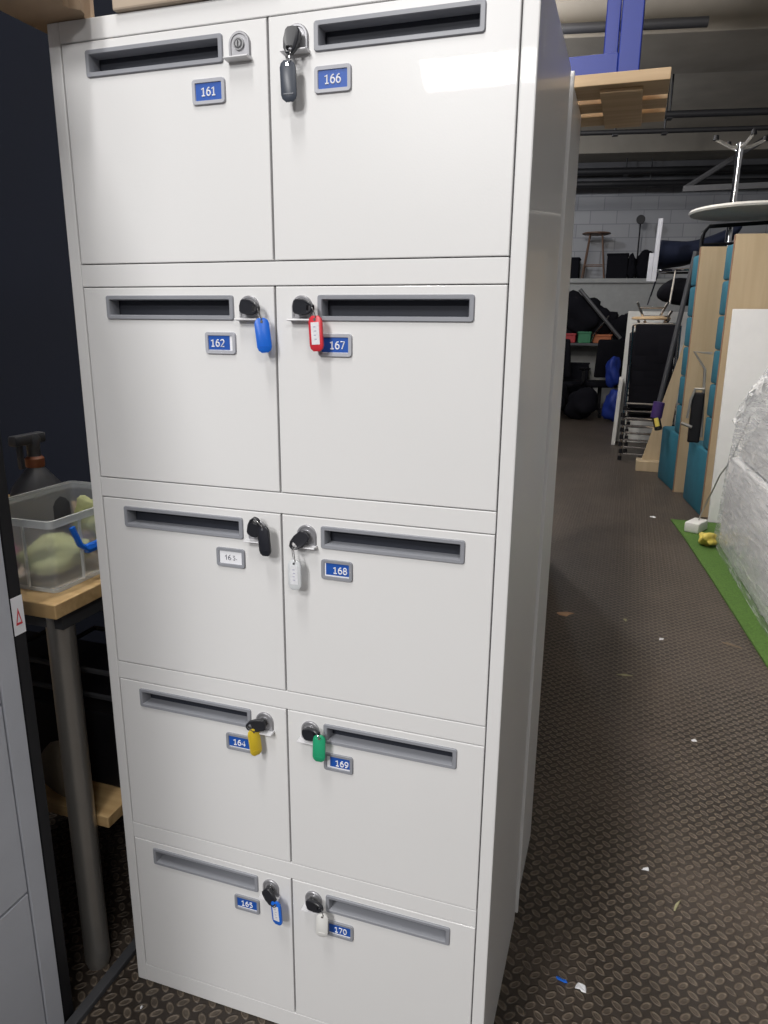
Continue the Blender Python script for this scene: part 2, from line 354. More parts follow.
def make_door(col, row):
    # col 0 = left (161..165), 1 = right (166..170)
    num = 161+row+5*col
    x0, x1 = (-a+.0008, -.0016) if col == 0 else (.0016, a-.0008)
    z1 = zt-row*P_; z0 = z1-DH
    sx = -1 if col == 0 else 1
    sl0, sl1 = sorted((sx*.072, sx*.3125)); sz1, sz0 = z1-.0125, z1-.0505
    h0, h1, g0, g1 = sl0+.007, sl1-.007, sz0+.006, sz1-.006
    s_ = MB()
    e = .0025
    def rect(xa, xb, za, zb, y): return [(xa, y, za), (xb, y, za), (xb, y, zb), (xa, y, zb)]
    # outer shell of the door leaf with a rounded lip, hole for the letter slot
    R = s_.loops([rect(x0, x1, z0, z1, .016), rect(x0, x1, z0, z1, .0014), rect(x0+.0006, x1-.0006, z0+.0006, z1-.0006, .0003), rect(x0+.0016, x1-.0016, z0+.0016, z1-.0016, 0), rect(h0, h1, g0, g1, 0), rect(h0, h1, g0, g1, .016), rect(x0, x1, z0, z1, .016)])
    d_ = obj('door', s_, M['white'], lk)
    # slot frame
    cx, cz = (sl0+sl1)/2, (sz0+sz1)/2; w, hh = sl1-sl0, sz1-sz0
    s_ = MB()
    L = [rrect(cx, cz, w, hh, .004, .0004), rrect(cx, cz, w, hh, .004, -.0022), rrect(cx, cz, w-.002, hh-.002, .0035, -.0034),
         rrect(cx, cz, w-.013, hh-.012, .0016, -.0032), rrect(cx, cz, w-.0155, hh-.0145, .0010, -.0015), rrect(cx, cz, w-.0155, hh-.0145, .001, .021)]
    s_.loops(L)
    obj('slot_frame', s_, M['plastic_grey'], d_, smooth=True)
    s_ = MB(); s_.box(h0-.002, .0212, g0-.002, h1+.002, .024, g1+.004); obj('slot_shade_plate', s_, M['slotshade'], d_)  # dark plate giving the shade seen through the slot
    # label holder
    lx = sx*.0997+(.0015 if col == 0 else 0); lz = z1-.0862; lw, lh = .0555, .0345
    s_ = MB()
    s_.loops([rrect(lx, lz, lw, lh, .005, .0002), rrect(lx, lz, lw, lh, .005, -.0025), rrect(lx, lz, lw-.0016, lh-.0016, .0042, -.0036), rrect(lx, lz, lw-.011, lh-.0105, .0012, -.0034), rrect(lx, lz, lw-.0125, lh-.012, .001, -.0012)], cap0=False)
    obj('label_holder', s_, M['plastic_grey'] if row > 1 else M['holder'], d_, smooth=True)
    s_ = MB()
    iw, ih = lw-.012, lh-.0115
    s_.mi = 0; s_.box(lx-iw/2, -.0012, lz-ih/2, lx+iw/2, -.0001, lz+ih/2)
    if num == 163:
        s_.mi = 2
        # handwritten digits
        def st(pts): s_.tube([(lx+u, -.0015, lz+w_) for u, w_ in pts], .00055, 5)
        st([(-.011, .001), (-.0085, .0045), (-.0085, -.0045)])
        st([(-.001, .005), (-.0045, .001), (-.005, -.003), (-.002, -.0045), (.0005, -.002), (-.002, .0005), (-.0045, -.001)])
        st([(.004, .0035), (.0075, .0035), (.0055, .0005), (.0085, -.001), (.0075, -.004), (.004, -.0035)])
        st([(.0105, -.0025), (.0118, -.0022)])
        mats = [M['card_white'], M['card_blue'], M['ink']]
    else:
        ml, mr, mb_ = {162: (0, .005, .001), 164: (0, 0, .002), 165: (0, 0, .0025), 168: (.0025, 0, .0025), 169: (.006, 0, .003), 170: (0, 0, .0028), 167: (0, 0, .001)}.get(num, (0, 0, 0))
        s_.mi = 1; s_.box(lx-iw/2+ml, -.0016, lz-ih/2+mb_, lx+iw/2-mr, -.0012, lz+ih/2)
        tx = lx + {168: .006, 169: .007, 162: -.005, 167: .004, 170: .002}.get(num, 0)
        digits(s_, str(num), .0108, tx, -.00175, lz, 2)
        mats = [M['card_white'], M['card_blue'], M['card_white']]
    obj('number_card', s_, mats, d_)
    # lock plate with a finger lip
    kx = sx*.0465+(.0025 if col == 0 else 0); kz = z1-.030
    s_ = MB()
    r = .017
    def arch(rr, zb, y): return [(kx+rr*math.cos(t), y, kz+rr*math.sin(t)) for t in [PI*k/14 for k in range(15)]]+[(kx-rr, y, zb), (kx+rr, y, zb)]
    s_.loops([arch(r, kz-.019, .0002), arch(r, kz-.019, -.003), arch(r-.0012, kz-.018, -.0042), arch(r-.0035, kz-.0165, -.0042), arch(r-.0045, kz-.0155, -.0028)], cap1=True)
    s_.mi = 1
    s_.prism([(0.0, kz-.0215), (-.0150, kz-.0205), (-.0160, kz-.0195), (-.0155, kz-.0180), (-.0042, kz-.0170), (0.0, kz-.0170)], kx-r-.003, kx+r+.0015, 'x')
    obj('lock_plate', s_, [M['lockgrey'], M['lip']], d_, smooth=True)
    s_ = MB(); s_.cyl((kx, -.002, kz), (kx, -.0060, kz), .0088, .0082, 24); s_.mi = 2; s_.cyl((kx, -.0060, kz), (kx, -.0064, kz), .0066, .0062, 24); s_.mi = 0; s_.cyl((kx, -.0060, kz), (kx, -.0070, kz), .0046, .0043, 20); s_.mi = 1; s_.box(kx-.0009, -.0074, kz-.0035, kx+.0009, -.0068, kz+.0035)
    obj('lock_cylinder', s_, [M['lockcyl'], M['keyblack'], M['darkgrey']], d_, smooth=True)
    return (kx, kz)
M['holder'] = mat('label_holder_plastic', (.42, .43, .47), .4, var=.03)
locks = {}
for col in range(2):
    for row in range(5): locks[161+row+5*col] = make_door(col, row)

# ------------------------------------------------------------------ keys with tags
def make_key(num, ang, tagx, tagtop, col, colour, paper, label, yaw=0, tilt=0):
    kx, kz = locks[num]; z1 = zt-((num-161) % 5)*P_
    t = thing('key', (kx, -.01, kz), label, 'key')
    # folded plastic bow, lying roughly parallel to the door
    s_ = MB(); s_.cyl((kx, -.0072, kz), (kx, -.013, kz), .0042, seg=12)
    obj('key_blade', s_, M['chrome'], t, smooth=True)
    s_ = MB()
    s_.mx = Matrix.Translation((kx, -.0165, kz)) @ Matrix.Rotation(-math.radians(ang), 4, 'Y') @ Matrix.Rotation(math.radians(-10), 4, 'Z') @ Matrix.Scale(.93, 4)
    outline = [(-.008, -.0085), (-.004, -.0115), (.010, -.0125), (.022, -.0100), (.029, -.0050), (.030, 0), (.029, .0050), (.022, .0100), (.010, .0125), (-.004, .0115), (-.008, .0085), (-.0095, 0)]
    hole = [(.0185, -.0045), (.0195, -.0055), (.0205, -.0055), (.0235, -.0045), (.0260, -.0025), (.0265, 0), (.0260, .0025), (.0235, .0045), (.0205, .0055), (.0195, .0055), (.0185, .0045), (.0180, 0)]
    ins = [(u*.93+.0006, w*.9) for u, w in outline]
    F = lambda L, y: [(u, y, w) for u, w in L]
    s_.loops([F(hole, -.0035), F(ins, -.0042), F(outline, -.003), F(outline, .003), F(ins, .0042), F(hole, .0035), F(hole, -.0035)])
    ex, ez = kx+math.cos(math.radians(ang))*.024, kz+math.sin(math.radians(ang))*.024
    obj('key_head', s_, M['keyblack'], t, smooth=True)
    tz = z1-tagtop                                     # top of the tag
    s_ = MB(); A = Vector((ex, -.0215, ez)); B = Vector((tagx, -.022, tz-.004)); mid = (A+B)/2; L = max((A-B).length/2+.002, .007); ux = (B-A).normalized() if (B-A).length > 1e-4 else Vector((0, 0, -1)); w = Vector((0, 1, 0))*.6+Vector((0, 0, 1)).cross(Vector((0, 1, 0)))*.5
    w = (w-ux*w.dot(ux)).normalized()
    s_.tube([mid+ux*L*math.cos(2*PI*k/20)+w*.0062*math.sin(2*PI*k/20) for k in range(20)], .0008, 6, True)
    obj('key_ring', s_, M['chrome'], t, smooth=True)
    s_ = MB(); s_.mx = Matrix.Translation((tagx, -.022, tz)) @ Matrix.Rotation(math.radians(tilt), 4, 'Y') @ Matrix.Rotation(math.radians(yaw), 4, 'Z')
    H, W = .052, .0225
    def tg(k, y): return [(u*W/2*k, y, (w_-.5)*H*(1-(1-k)*.4)-H/2) for u, w_ in [(-.45, 1), (.45, 1), (.85, .93), (1, .83), (1, .17), (.85, .07), (.45, 0), (-.45, 0), (-.85, .07), (-1, .17), (-1, .83), (-.85, .93)]]
    s_.loops([tg(.86, -.0026), tg(1, -.0016), tg(1, .0016), tg(.86, .0026)], cap0=True, cap1=True)
    s_.mi = 1; s_.cyl((0, -.0030, -.0055), (0, .0030, -.0055), .0022, seg=12)
    if not paper: s_.mi = 0; s_.box(-.007, -.0031, -.0430, .007, -.0024, -.0415)
    tg_o = obj('key_tag', s_, [colour, M['chrome']], t, smooth=True)
    if paper:
        s_ = MB(); s_.mx = Matrix.Translation((tagx, -.022, tz)) @ Matrix.Rotation(math.radians(tilt), 4, 'Y') @ Matrix.Rotation(math.radians(yaw), 4, 'Z')
        s_.mi = 0; s_.box(-.0068, -.0031, -.042, .0068, -.0020, -.0095)
        s_.mi = 1
        for q in range(4): s_.box(-.0025+.001*(q % 2), -.0033, -.0170-.006*q, .0012+.001*(q % 2), -.0030, -.0155-.006*q)
        obj('paper_insert', s_, [M['paper'], M['faint']], tg_o)
    return t
M['faint'] = mat('faint_ink', (.40, .40, .52), .7)
make_key(166, -97, .0405, .064, 1, M['tgrey'], False, 'black key with dark grey tag hanging from the lock of door 166', 8, -2)
make_key(162, -10, -.0135, .047, 0, M['tblue'], False, 'black key with plain blue tag hanging from the lock of door 162', 25, -6)
make_key(167, -6, .0765, .043, 1, M['tred'], True, 'black key with red tag framing a white slip, in door 167', -5, -3)
make_key(163, 72, -.0230, .016, 0, M['tblack'], False, 'black key with glossy black tag hanging from the lock of door 163', -8, -4)
make_key(168, -135, .0330, .069, 1, M['twhitec'], True, 'black key with clear white tag hanging from the lock of door 168', 0, 0)
make_key(164, 192, -.0570, .037, 0, M['tyellow'], False, 'black key with yellow tag hanging from the lock of door 164', 55, -6)
make_key(169, 14, .0730, .023, 1, M['tgreen'], False, 'black key with green tag hanging from the lock of door 169', 5, 2)
make_key(165, -48, -.0240, .039, 0, M['tblue'], True, 'black key with blue tag framing a white slip, in door 165', -10, -4)
make_key(170, 6, .0735, .037, 1, M['twhite'], False, 'black key with opaque white tag hanging from the lock of door 170', 8, 2)

# second cabinet behind
t = thing('storage_cabinet', (0, .7, 0), 'white metal cabinet standing directly behind the numbered mail locker', 'cabinet')
s_ = MB(); s_.box(-.38, .462, 0, .380, .745, 1.846, .003); obj('body', s_, M['white'], t)
s_ = MB(); s_.box(.362, .452, .001, .3865, .4615, 1.849, .002); s_.box(-.38, .452, .001, -.357, .4615, 1.849, .002); obj('door_frame', s_, M['white'], t)

# ------------------------------------------------------------------ on top of the lockers
t = thing('slatted_shelf', (.1, .7, 1.85), 'pine slatted shelf laid across the white cabinets, jutting over the aisle', 'shelf')
for (y0, y1) in ((.56, .655), (.685, .755), (.785, .865)):
    s_ = MB(); s_.box(-.3, y0, 1.851, .553 if y0 < .8 else .545, y1, 1.872, .0015); obj('slat', s_, M['pine'], t)
s_ = MB(); s_.box(.425, .585, 1.843, .505, .862, 1.8505, .001); obj('batten', s_, M['pine'], t)
t = thing('steel_frame', (.4, .6, 1.872), 'bright blue square-tube steel frame standing on the slatted pine shelf', 'frame')
s_ = MB(); s_.box(-.2, .575, 1.8725, .455, .615, 1.910, .002); obj('rail', s_, M['bluesteel'], t)
s_ = MB(); s_.box(.455, .57, 1.8725, .495, .62, 2.9, .002); s_.box(.425, .60, 1.91, .452, .62, 2.9, .002); obj('post', s_, M['bluesteel'], t)
s_ = MB(); s_.box(-.247, .57, 1.8725, -.2, .62, 2.9, .002); obj('post', s_, M['bluesteel'], t)
s_ = MB(); s_.box(-.2, .575, 2.85, .465, .615, 2.89, .002); obj('rail', s_, M['bluesteel'], t)

s_ = MB()
prof = [(-.412, -.35), (-.30, -.35)]
n_ = 26
edge = [(-.302+.008*math.sin(k*1.7), -.12+.12*k/10) for k in range(11)]+[(-.302-.108*k/8+.004*math.sin(k*2.1), .0+.15*k/8) for k in range(1, 9)]
s_.prism([(-.412, -.12)]+edge, 1.8505, 1.97, 'z')
obj('cardboard_slab', s_, M['card'], label='brown cardboard slab with ragged edge overhanging the top left corner of the locker', category='cardboard')
s_ = MB(); s_.box(-.252, -.008, 1.8505, .02, .28, 2.05, .003)
tp = obj('cardboard_box', s_, M['cardbeige'], label='beige box standing on top of the mail locker above door 161', category='box')

# ------------------------------------------------------------------ left: grey cabinet, table
t = thing('grey_cabinet', (-.75, -.7, 0), 'tall blue-grey metal locker cabinet at the left edge facing the aisle', 'cabinet')
s_ = MB(); s_.box(-.95, -1.25, 0, -.462, -.146, 2.1, .003); obj('body', s_, M['greycab'], t)
s_ = MB()
s_.box(-.4615, -.186, 0.001, -.45, -.146, 2.1, .002); s_.box(-.4615, -1.25, 0.001, -.45, -1.21, 2.1, .002); s_.box(-.4615, -1.21, 1.88, -.45, -.186, 2.1); s_.box(-.4615, -1.21, .001, -.45, -.186, .02); obj('frame', s_, M['greycab'], t)
for (z0, z1) in ((.022, .366), (.371, .756), (.761, 1.12), (1.125, 1.49), (1.495, 1.878)):
    for (y0, y1) in ((-1.207, -.70), (-.696, -.189)):
        s_ = MB(); s_.box(-.4614, y0, z0, -.4515, y1, z1, .0012); d_ = obj('door', s_, M['greycab'], t)
        s_ = MB(); s_.box(-.4515, y0+.03, z1-.07, -.447, y0+.055, z1-.03, .002); obj('handle', s_, M['lockgrey'], d_)
s_ = MB(); s_.box(-.52, -.143, 0, -.452, -.117, 1.9, .002)
post = obj('black_post', s_, M['black'], label='narrow glossy black upright post beside the grey cabinet, bearing a warning sticker', category='post')
s_ = MB(); s_.mi = 0; s_.box(-.4519, -.1425, .866, -.4512, -.1175, .936)
s_.mi = 1
tri = [(-.137, .884), (-.123, .884), (-.130, .915)]
tri2 = [(-.1345, .888), (-.1255, .888), (-.130, .906)]
s_.loops([[(-.4508, y, z) for y, z in tri], [(-.4508, y, z) for y, z in tri2], [(-.4512, y, z) for y, z in tri2], [(-.4512, y, z) for y, z in tri], [(-.4508, y, z) for y, z in tri]])
obj('warning_sticker', s_, [M['card_white'], M['tred']], post, label='small white sticker with a red triangle')

t = thing('workbench', (-1, .25, 0), 'workbench with beech top and round steel legs, left of the locker', 'table')
s_ = MB(); s_.box(-1.9, -.05, .860, -.447, .62, .889, .002); obj('tabletop', s_, M['beech'], t)
s_ = MB(); s_.box(-1.88, -.02, .825, -.462, .0, .8595); s_.box(-.482, .0, .825, -.462, .6, .8595); obj('apron', s_, M['darkgrey'], t)
for (x, y) in ((-.492, .005), (-1.85, .005), (-.492, .57), (-1.85, .57)):
    s_ = MB(); s_.cyl((x, y, .012), (x, y, .859), .027, seg=24); s_.cyl((x, y, 0), (x, y, .012), .024, seg=24); obj('leg', s_, M['steel'], t, smooth=True)
s_ = MB(); s_.box(-1.84, .03, .345, -.447, .56, .372, .002); obj('lower_shelf', s_, M['beech'], t)

# storage box
t = thing('storage_box', (-.60, .14, .889), 'clear plastic storage box with blue handle on the beech tabletop', 'box')
X0, X1, Y0, Y1 = -.70, -.482, -.005, .30
s_ = MB()
def rc(x0, x1, y0, y1, z, r=.012):
    pts = []
    for (cx, cy, a0) in ((x1-r, y1-r, 0), (x0+r, y1-r, 90), (x0+r, y0+r, 180), (x1-r, y0+r, 270)):
        for k in range(5): an = math.radians(a0+90*k/4); pts.append((cx+r*math.cos(an), cy+r*math.sin(an), z))
    return pts
s_.loops([rc(X0+.008, X1-.008, Y0+.008, Y1-.008, .8895), rc(X0, X1, Y0, Y1, 1.032)], cap0=True)
obj('box_body', s_, M['clearbox'], t, smooth=True)
s_ = MB(); s_.loops([rc(X0, X1, Y0, Y1, 1.022), rc(X0-.006, X1+.006, Y0-.006, Y1+.006, 1.022), rc(X0-.006, X1+.006, Y0-.006, Y1+.006, 1.036), rc(X0, X1, Y0, Y1, 1.036), rc(X0, X1, Y0, Y1, 1.022)])
s_.loops([rc(X0+.006, X1-.006, Y0+.006, Y1-.006, .8898), rc(X0+.004, X1-.004, Y0+.004, Y1-.004, .8898), rc(X0+.004, X1-.004, Y0+.004, Y1-.004, .897), rc(X0+.006, X1-.006, Y0+.006, Y1-.006, .897), rc(X0+.006, X1-.006, Y0+.006, Y1-.006, .8898)])
for yy in (.07, .2): s_.box(X1-.003, yy, .898, X1+.003, yy+.004, 1.022)
for xx in (-.55,): s_.box(xx, Y0-.002, .898, xx+.004, Y0+.003, 1.022)
obj('rim', s_, M['clearrim'], t, smooth=True)
s_ = MB(); s_.tube([(X1+.006, .045, 1.012), (X1+.012, .055, .975), (X1+.016, .070, .962), (X1+.016, .16, .962), (X1+.012, .175, .975), (X1+.006, .185, 1.012)], .006, 8); s_.box(X1+.008, .068, .953, X1+.02, .162, .971, .003)
obj('handle', s_, M['tblue'], t, smooth=True, label='blue plastic handle')
def blob(name, c, r, mt, seed, parent=None, amp=.35, **kw):
    s_ = MB(); random.seed(seed)
    bm = s_.bm; bmesh.ops.create_icosphere(bm, subdivisions=3, radius=1)
    ph = [(random.uniform(2, 5), random.uniform(2, 5), random.uniform(2, 5), random.uniform(0, 6)) for _ in range(4)]
    for v in bm.verts:
        n = v.co.normalized(); k = 1+amp*sum(math.sin(n.x*p[0]+p[3])*math.cos(n.y*p[1]+p[3])*math.sin(n.z*p[2]) for p in ph)/2.2
        v.co = Vector((c[0]+n.x*r[0]*k, c[1]+n.y*r[1]*k, c[2]+n.z*r[2]*k))
    return obj(name, s_, mt, parent, smooth='all', **kw)
blob('folded_cloth', (-.565, .09, .935), (.055, .075, .038), M['cloth'], 3, label='yellow-green cloth bundled at the bottom of the clear box', category='cloth')
blob('folded_cloth', (-.55, .20, .99), (.045, .035, .045), M['cloth'], 9, amp=.5, label='yellow-green cloth poking up above the rim of the clear box', category='cloth')
s_ = MB(); s_.mx = Matrix.Translation((-.652, .03, .937)) @ Matrix.Rotation(PI/2, 4, 'X')
s_.mi = 0; s_.cyl((0, 0, -.012), (0, 0, .012), .036, seg=28); s_.mi = 1; s_.cyl((0, 0, -.016), (0, 0, .016), .041, seg=28, cap=False); s_.mi = 1; s_.cyl((0, 0, -.0155), (0, 0, -.012), .041, seg=28)
obj('tape_roll', s_, [M['whitepl'], M['pinkroll']], smooth=True, label='white and pink tape roll standing inside the clear box', category='tape roll')
t = thing('spray_bottle', (-.752, .32, .889), 'dark smoky spray bottle with orange collar standing behind the clear box', 'bottle')
bx_, by_ = -.76, .26
s_ = MB(); s_.lathe([(.055, 0), (.068, .01), (.072, .05), (.068, .10), (.054, .14), (.026, .175), (.018, .185)], (bx_, by_, .889)); obj('bottle_body', s_, M['bottle'], t, smooth=True)
s_ = MB(); s_.lathe([(.02, .185), (.021, .19), (.021, .205), (.016, .21)], (bx_, by_, .889)); obj('collar', s_, M['orange'], t, smooth=True)
s_ = MB(); s_.lathe([(.014, .21), (.015, .235), (.018, .25), (.012, .262)], (bx_, by_, .889)); s_.box(bx_-.012, by_-.06, 1.129, bx_+.012, by_+.03, 1.152, .004); s_.box(bx_-.006, by_-.045, 1.075, bx_+.006, by_-.035, 1.13, .002); obj('spray_head', s_, M['bottle'], t, smooth=True)

# lower shelf items
t = thing('file_crate', (-.62, .25, .372), 'black file crate with open rail top on the lower shelf of the workbench', 'crate')
s_ = MB(); s_.box(-1.1, .12, .373, -.475, .42, .56, .006)
obj('crate_body', s_, M['black'], t)
s_ = MB()
for z in (.60, .66): s_.tube([(-.475, .12, z), (-.475, .42, z), (-.78, .42, z), (-.78, .12, z)], .007, 6, True)
for y in (.12, .22, .32, .42): s_.cyl((-.475, y, .56), (-.475, y, .66), .006, seg=6)
for x in (-.78, -.63): s_.cyl((x, .12, .56), (x, .12, .66), .006, seg=6)
obj('crate_rail', s_, M['darkgrey'], t)
blob('cloth_bag', (-.585, .06, .442), (.055, .03, .066), mat('tan_canvas', (.17, .14, .10), .9, bump=.3), 5, amp=.12, label='dull tan cloth bag slumped behind the steel leg on the lower shelf', category='bag')

# ------------------------------------------------------------------ right side of the aisle
s_ = MB()
n_ = 24
s_.prism([(.925, 4.55), (.985, 4.1), (1.075, 3.3), (1.19, 2.2), (1.30, 1.2), (2.6, 1.2), (2.6, 4.55)][::-1], 0.0005, .010, 'z')
obj('grass_mat', s_, M['mat_green'], label='green artificial grass mat under the plastic-wrapped furniture', category='mat')

def booth(x, y, rot, wid, label):
    t = thing('booth_seat', (x, y, 0), label, 'booth seat', 'upholstered high-back booths on the right')
    T = Matrix.Translation((x, y, 0)) @ Matrix.Rotation(rot, 4, 'Z')
    s_ = MB(); s_.mx = T; s_.box(.0, -.032, 0.0, wid, -.001, 2.02, .002); obj('back_panel', s_, M['maple'], t, label='pale maple plywood back')
    s_ = MB(); s_.mx = T; s_.box(-.005, -.03, 0, -.0005, -.003, 2.015); obj('edge_band', s_, M['brownedge'], t)
    for k in range(6):
        z0 = .50+k*.245; s_ = MB(); s_.mx = T; s_.box(-.002, 0, z0, wid, .19, z0+.240, .018); obj('back_cushion', s_, M['teal'], t, smooth=True)
    s_ = MB(); s_.mx = T; s_.box(-.01, 0, .0, wid, .60, .495, .018); obj('seat_block', s_, M['teal'], t, smooth=True)
    return t
booth(.99, 5.60, math.radians(10), 1.1, 'teal high-back booth seat with maple back, farther of the two, behind the other booth')
booth(1.145, 4.76, math.radians(8), 1.1, 'teal high-back booth seat with maple back, directly behind the plain white panel')

# black folded chairs on the nearer booth seat
t = thing('folded_chair', (1.3, 5.3, .5), 'black folded chair with bent steel brackets stored on the nearer booth seat', 'chair')
s_ = MB(); s_.box(1.02, 5.12, .505, 1.11, 5.16, .90, .012); obj('seat', s_, M['black'], t)
s_ = MB(); s_.tube([(1.10, 5.11, .93), (1.035, 5.11, .93), (1.01, 5.11, .84), (1.0, 5.11, .70)], .010, 8); s_.tube([(.96, 5.11, .66), (1.04, 5.11, .63)], .012, 8); s_.tube([(1.13, 5.15, 1.20), (1.0, 5.15, 1.21), (1.09, 5.15, 1.08), (1.12, 5.15, .55)], .011, 8); obj('bracket', s_, M['steel'], t, smooth=True)

# white panel
s_ = MB(); s_.mx = Matrix.Translation((1.18, 4.60, .0)) @ Matrix.Rotation(math.radians(6), 4, 'Z') @ Matrix.Rotation(math.radians(-2.0), 4, 'X'); s_.box(0, -.03, .003, .95, 0, 1.52, .003)
obj('laminate_sheet', s_, M['boardwhite'], label='plain white laminate panel leaning against the nearer booth back', category='sheet')

# wrapped furniture
t = thing('wrapped_furniture', (1.5, 3, 0), 'white furniture bundled in crinkled clear stretch film on the grass mat', 'wrapped furniture')
s_ = MB(); s_.mx = Matrix.Translation((1.178, 3.93, .012)) @ Matrix.Rotation(math.radians(3.3), 4, 'Z'); s_.box(0, -2.3, 0, .6, 0, .60, .04); obj('lower_section', s_, M['boardwhite'], t, smooth=True)
s_ = MB(); s_.mx = Matrix.Translation((1.222, 3.74, .66)) @ Matrix.Rotation(math.radians(3.3), 4, 'Z'); s_.prism([(-2.1, -.03), (-.03, -.03), (0, 0), (0, .04), (-.55, .34), (-2.1, .40)], 0, .5, 'x'); obj('upper_panel', s_, M['boardwhite'], t, smooth=True)
random.seed(2)
def wr(u, w): return .4*math.sin(u*19+w*9)+.3*math.sin(u*43-w*27+1)+.25*math.sin(u*81+w*53)
def ztop(y): return min(1.30, .93+(3.98-y)*.44)
def fx(y): return 1.158+(4.0-y)*.058
s_ = MB(); nu, nv = 70, 30; G = []
for i in range(nu+1):
    u = i/nu; y = 4.0-2.5*u; col_ = []
    for j in range(nv+1):
        w = j/nv
        col_.append(s_.v((fx(y)+.035*w+.004*wr(u*3, w)*(0 if j == 0 else 1), y-.10*w*(1-u), .012+w*(ztop(y)-.012))))
    for j in range(1, 6): col_.append(s_.v((fx(y)+.035+.6*j/5, y-.10*(1-u), ztop(y)+.01*wr(u*4, j*.3))))
    G.append(col_)
for i in range(nu):
    for j in range(len(G[0])-1): s_.f([G[i][j], G[i+1][j], G[i+1][j+1], G[i][j+1]])
s_.f(G[0]+[s_.v((1.79, 4.0, .012))])
obj('stretch_film', s_, M['film'], t, smooth='all')
s_ = MB(); G = []
for i in range(91):
    u = i/90; y = 3.93-2.4*u; row_ = []
    for j in range(13):
        w = j/12; q = .014
        row_.append(s_.v((fx(y)+.02+.09*w*w+random.uniform(-q, q)-.012, y-.08*(1-u)+random.uniform(-q, q), ztop(y)-.13+.16*w+random.uniform(-q, q)-(.03*math.sin(u*30)))))
    G.append(row_)
for i in range(90):
    for j in range(12): s_.f([G[i][j], G[i+1][j], G[i+1][j+1], G[i][j+1]])
obj('film_crest', s_, M['filmcrest'], t, label='crumpled bright film gathered along the top edge')

# power strip and plug
t = thing('power_strip', (1.12, 4.32, .01), 'white power block with grey cable on the corner of the grass mat', 'power block')
s_ = MB(); s_.mx = Matrix.Translation((1.075, 4.28, .011)) @ Matrix.Rotation(math.radians(-25), 4, 'Z'); s_.box(-.05, -.09, 0, .05, .09, .07, .01); obj('casing', s_, M['whitepl'], t, smooth=True)
s_ = MB(); s_.tube([(1.09, 4.30, .08), (1.10, 4.30, .13), (1.12, 4.22, .24), (1.14, 4.12, .36), (1.16, 4.08, .45), (1.21, 4.06, .55), (1.25, 4.06, .70), (1.29, 4.06, .85)], .0045, 6); obj('cable', s_, M['steel'], t, smooth=True)
blob('crumpled_wrapper', (1.115, 3.92, .055), (.05, .07, .045), M['yellow'], 12, amp=.5, label='crumpled yellow wrapper lying on the grass mat beside the stretch film', category='wrapper')

# inverted pedestal table on top
t = thing('pedestal_table', (1.37, 5.85, 2.285), 'pale round pedestal table upside down on top of the booths, chrome foot in air', 'table')
cx, cy, TZ = 1.37, 5.85, 2.285
s_ = MB(); s_.lathe([(.42, 0), (.475, .006), (.485, .02), (.475, .036), (.44, .04)], (cx, cy, TZ), 48); obj('tabletop', s_, M['tabletop'], t, smooth=True)
px_, py_ = 1.215, 5.85
s_ = MB(); s_.lathe([(.05, 0), (.032, .02), (.026, .12), (.024, .30), (.028, .42), (.03, .50)], (px_, py_, TZ+.038), 20); obj('column', s_, M['chrome'], t, smooth=True)
for k in range(4):
    an = math.radians(20+90*k); dx, dy = math.cos(an), math.sin(an)
    s_ = MB(); s_.tube([(px_, py_, TZ+.50), (px_+dx*.08, py_+dy*.08, TZ+.51), (px_+dx*.20, py_+dy*.20, TZ+.56)], .014, 8); f_ = obj('foot', s_, M['steel'], t, smooth=True)
    s_ = MB(); s_.cyl((px_+dx*.2, py_+dy*.2, TZ+.555), (px_+dx*.2, py_+dy*.2, TZ+.59), .024, .018, 12); obj('glide', s_, M['black'], f_, smooth=True)

t = thing('tube_frame', (1.3, 5.9, 0), 'black tubular steel frame standing upright behind the farther booth', 'frame')
s_ = MB(); yb = 6.26
s_.tube([(1.04, yb, 0), (1.04, yb, 2.14), (1.05, yb, 2.20), (1.09, yb, 2.25), (1.6, yb, 2.27), (2.1, yb, 2.27), (2.14, yb, 2.23), (2.14, yb, 0)], .017, 8); obj('hoop', s_, M['black'], t, smooth=True)
s_ = MB(); s_.tube([(1.04, yb, 2.10), (2.14, yb, 2.12)], .012, 8); obj('crossbar', s_, M['black'], t, smooth=True)
s_ = MB(); s_.cyl((1.27, 6.42, 0), (1.27, 6.42, 2.283), .028, seg=16); s_.lathe([(.03, 0), (.06, .001), (.06, .01), (.05, .03), (.03, .05)], (1.27, 6.42, 0)); 
obj('chrome_column', s_, M['chrome'], smooth=True, label='bare chrome column standing just behind the black tubular frame', category='column')

# leaning dark pole with clamp
t = thing('leaning_pole', (.86, 6.2, 0), 'dark grey pole leaning against the farther booth, purple clamp at its foot', 'pole')
s_ = MB(); s_.tube([(.80, 5.98, .60), (.985, 5.98, 2.02)], .022, 10); obj('shaft', s_, M['darkgrey'], t, smooth=True)
s_ = MB(); s_.tube([(.815, 5.90, .74), (.80, 5.9, .60)], .05, 10); obj('clamp', s_, M['purple'], t, smooth=True)
s_ = MB(); s_.tube([(.80, 5.9, .60), (.83, 5.86, .50)], .035, 10); s_.mi = 1; s_.tube([(.80, 5.86, .60), (.82, 5.84, .53)], .02, 8); obj('clamp_jaw', s_, [M['black'], M['yellow']], t, smooth=True)

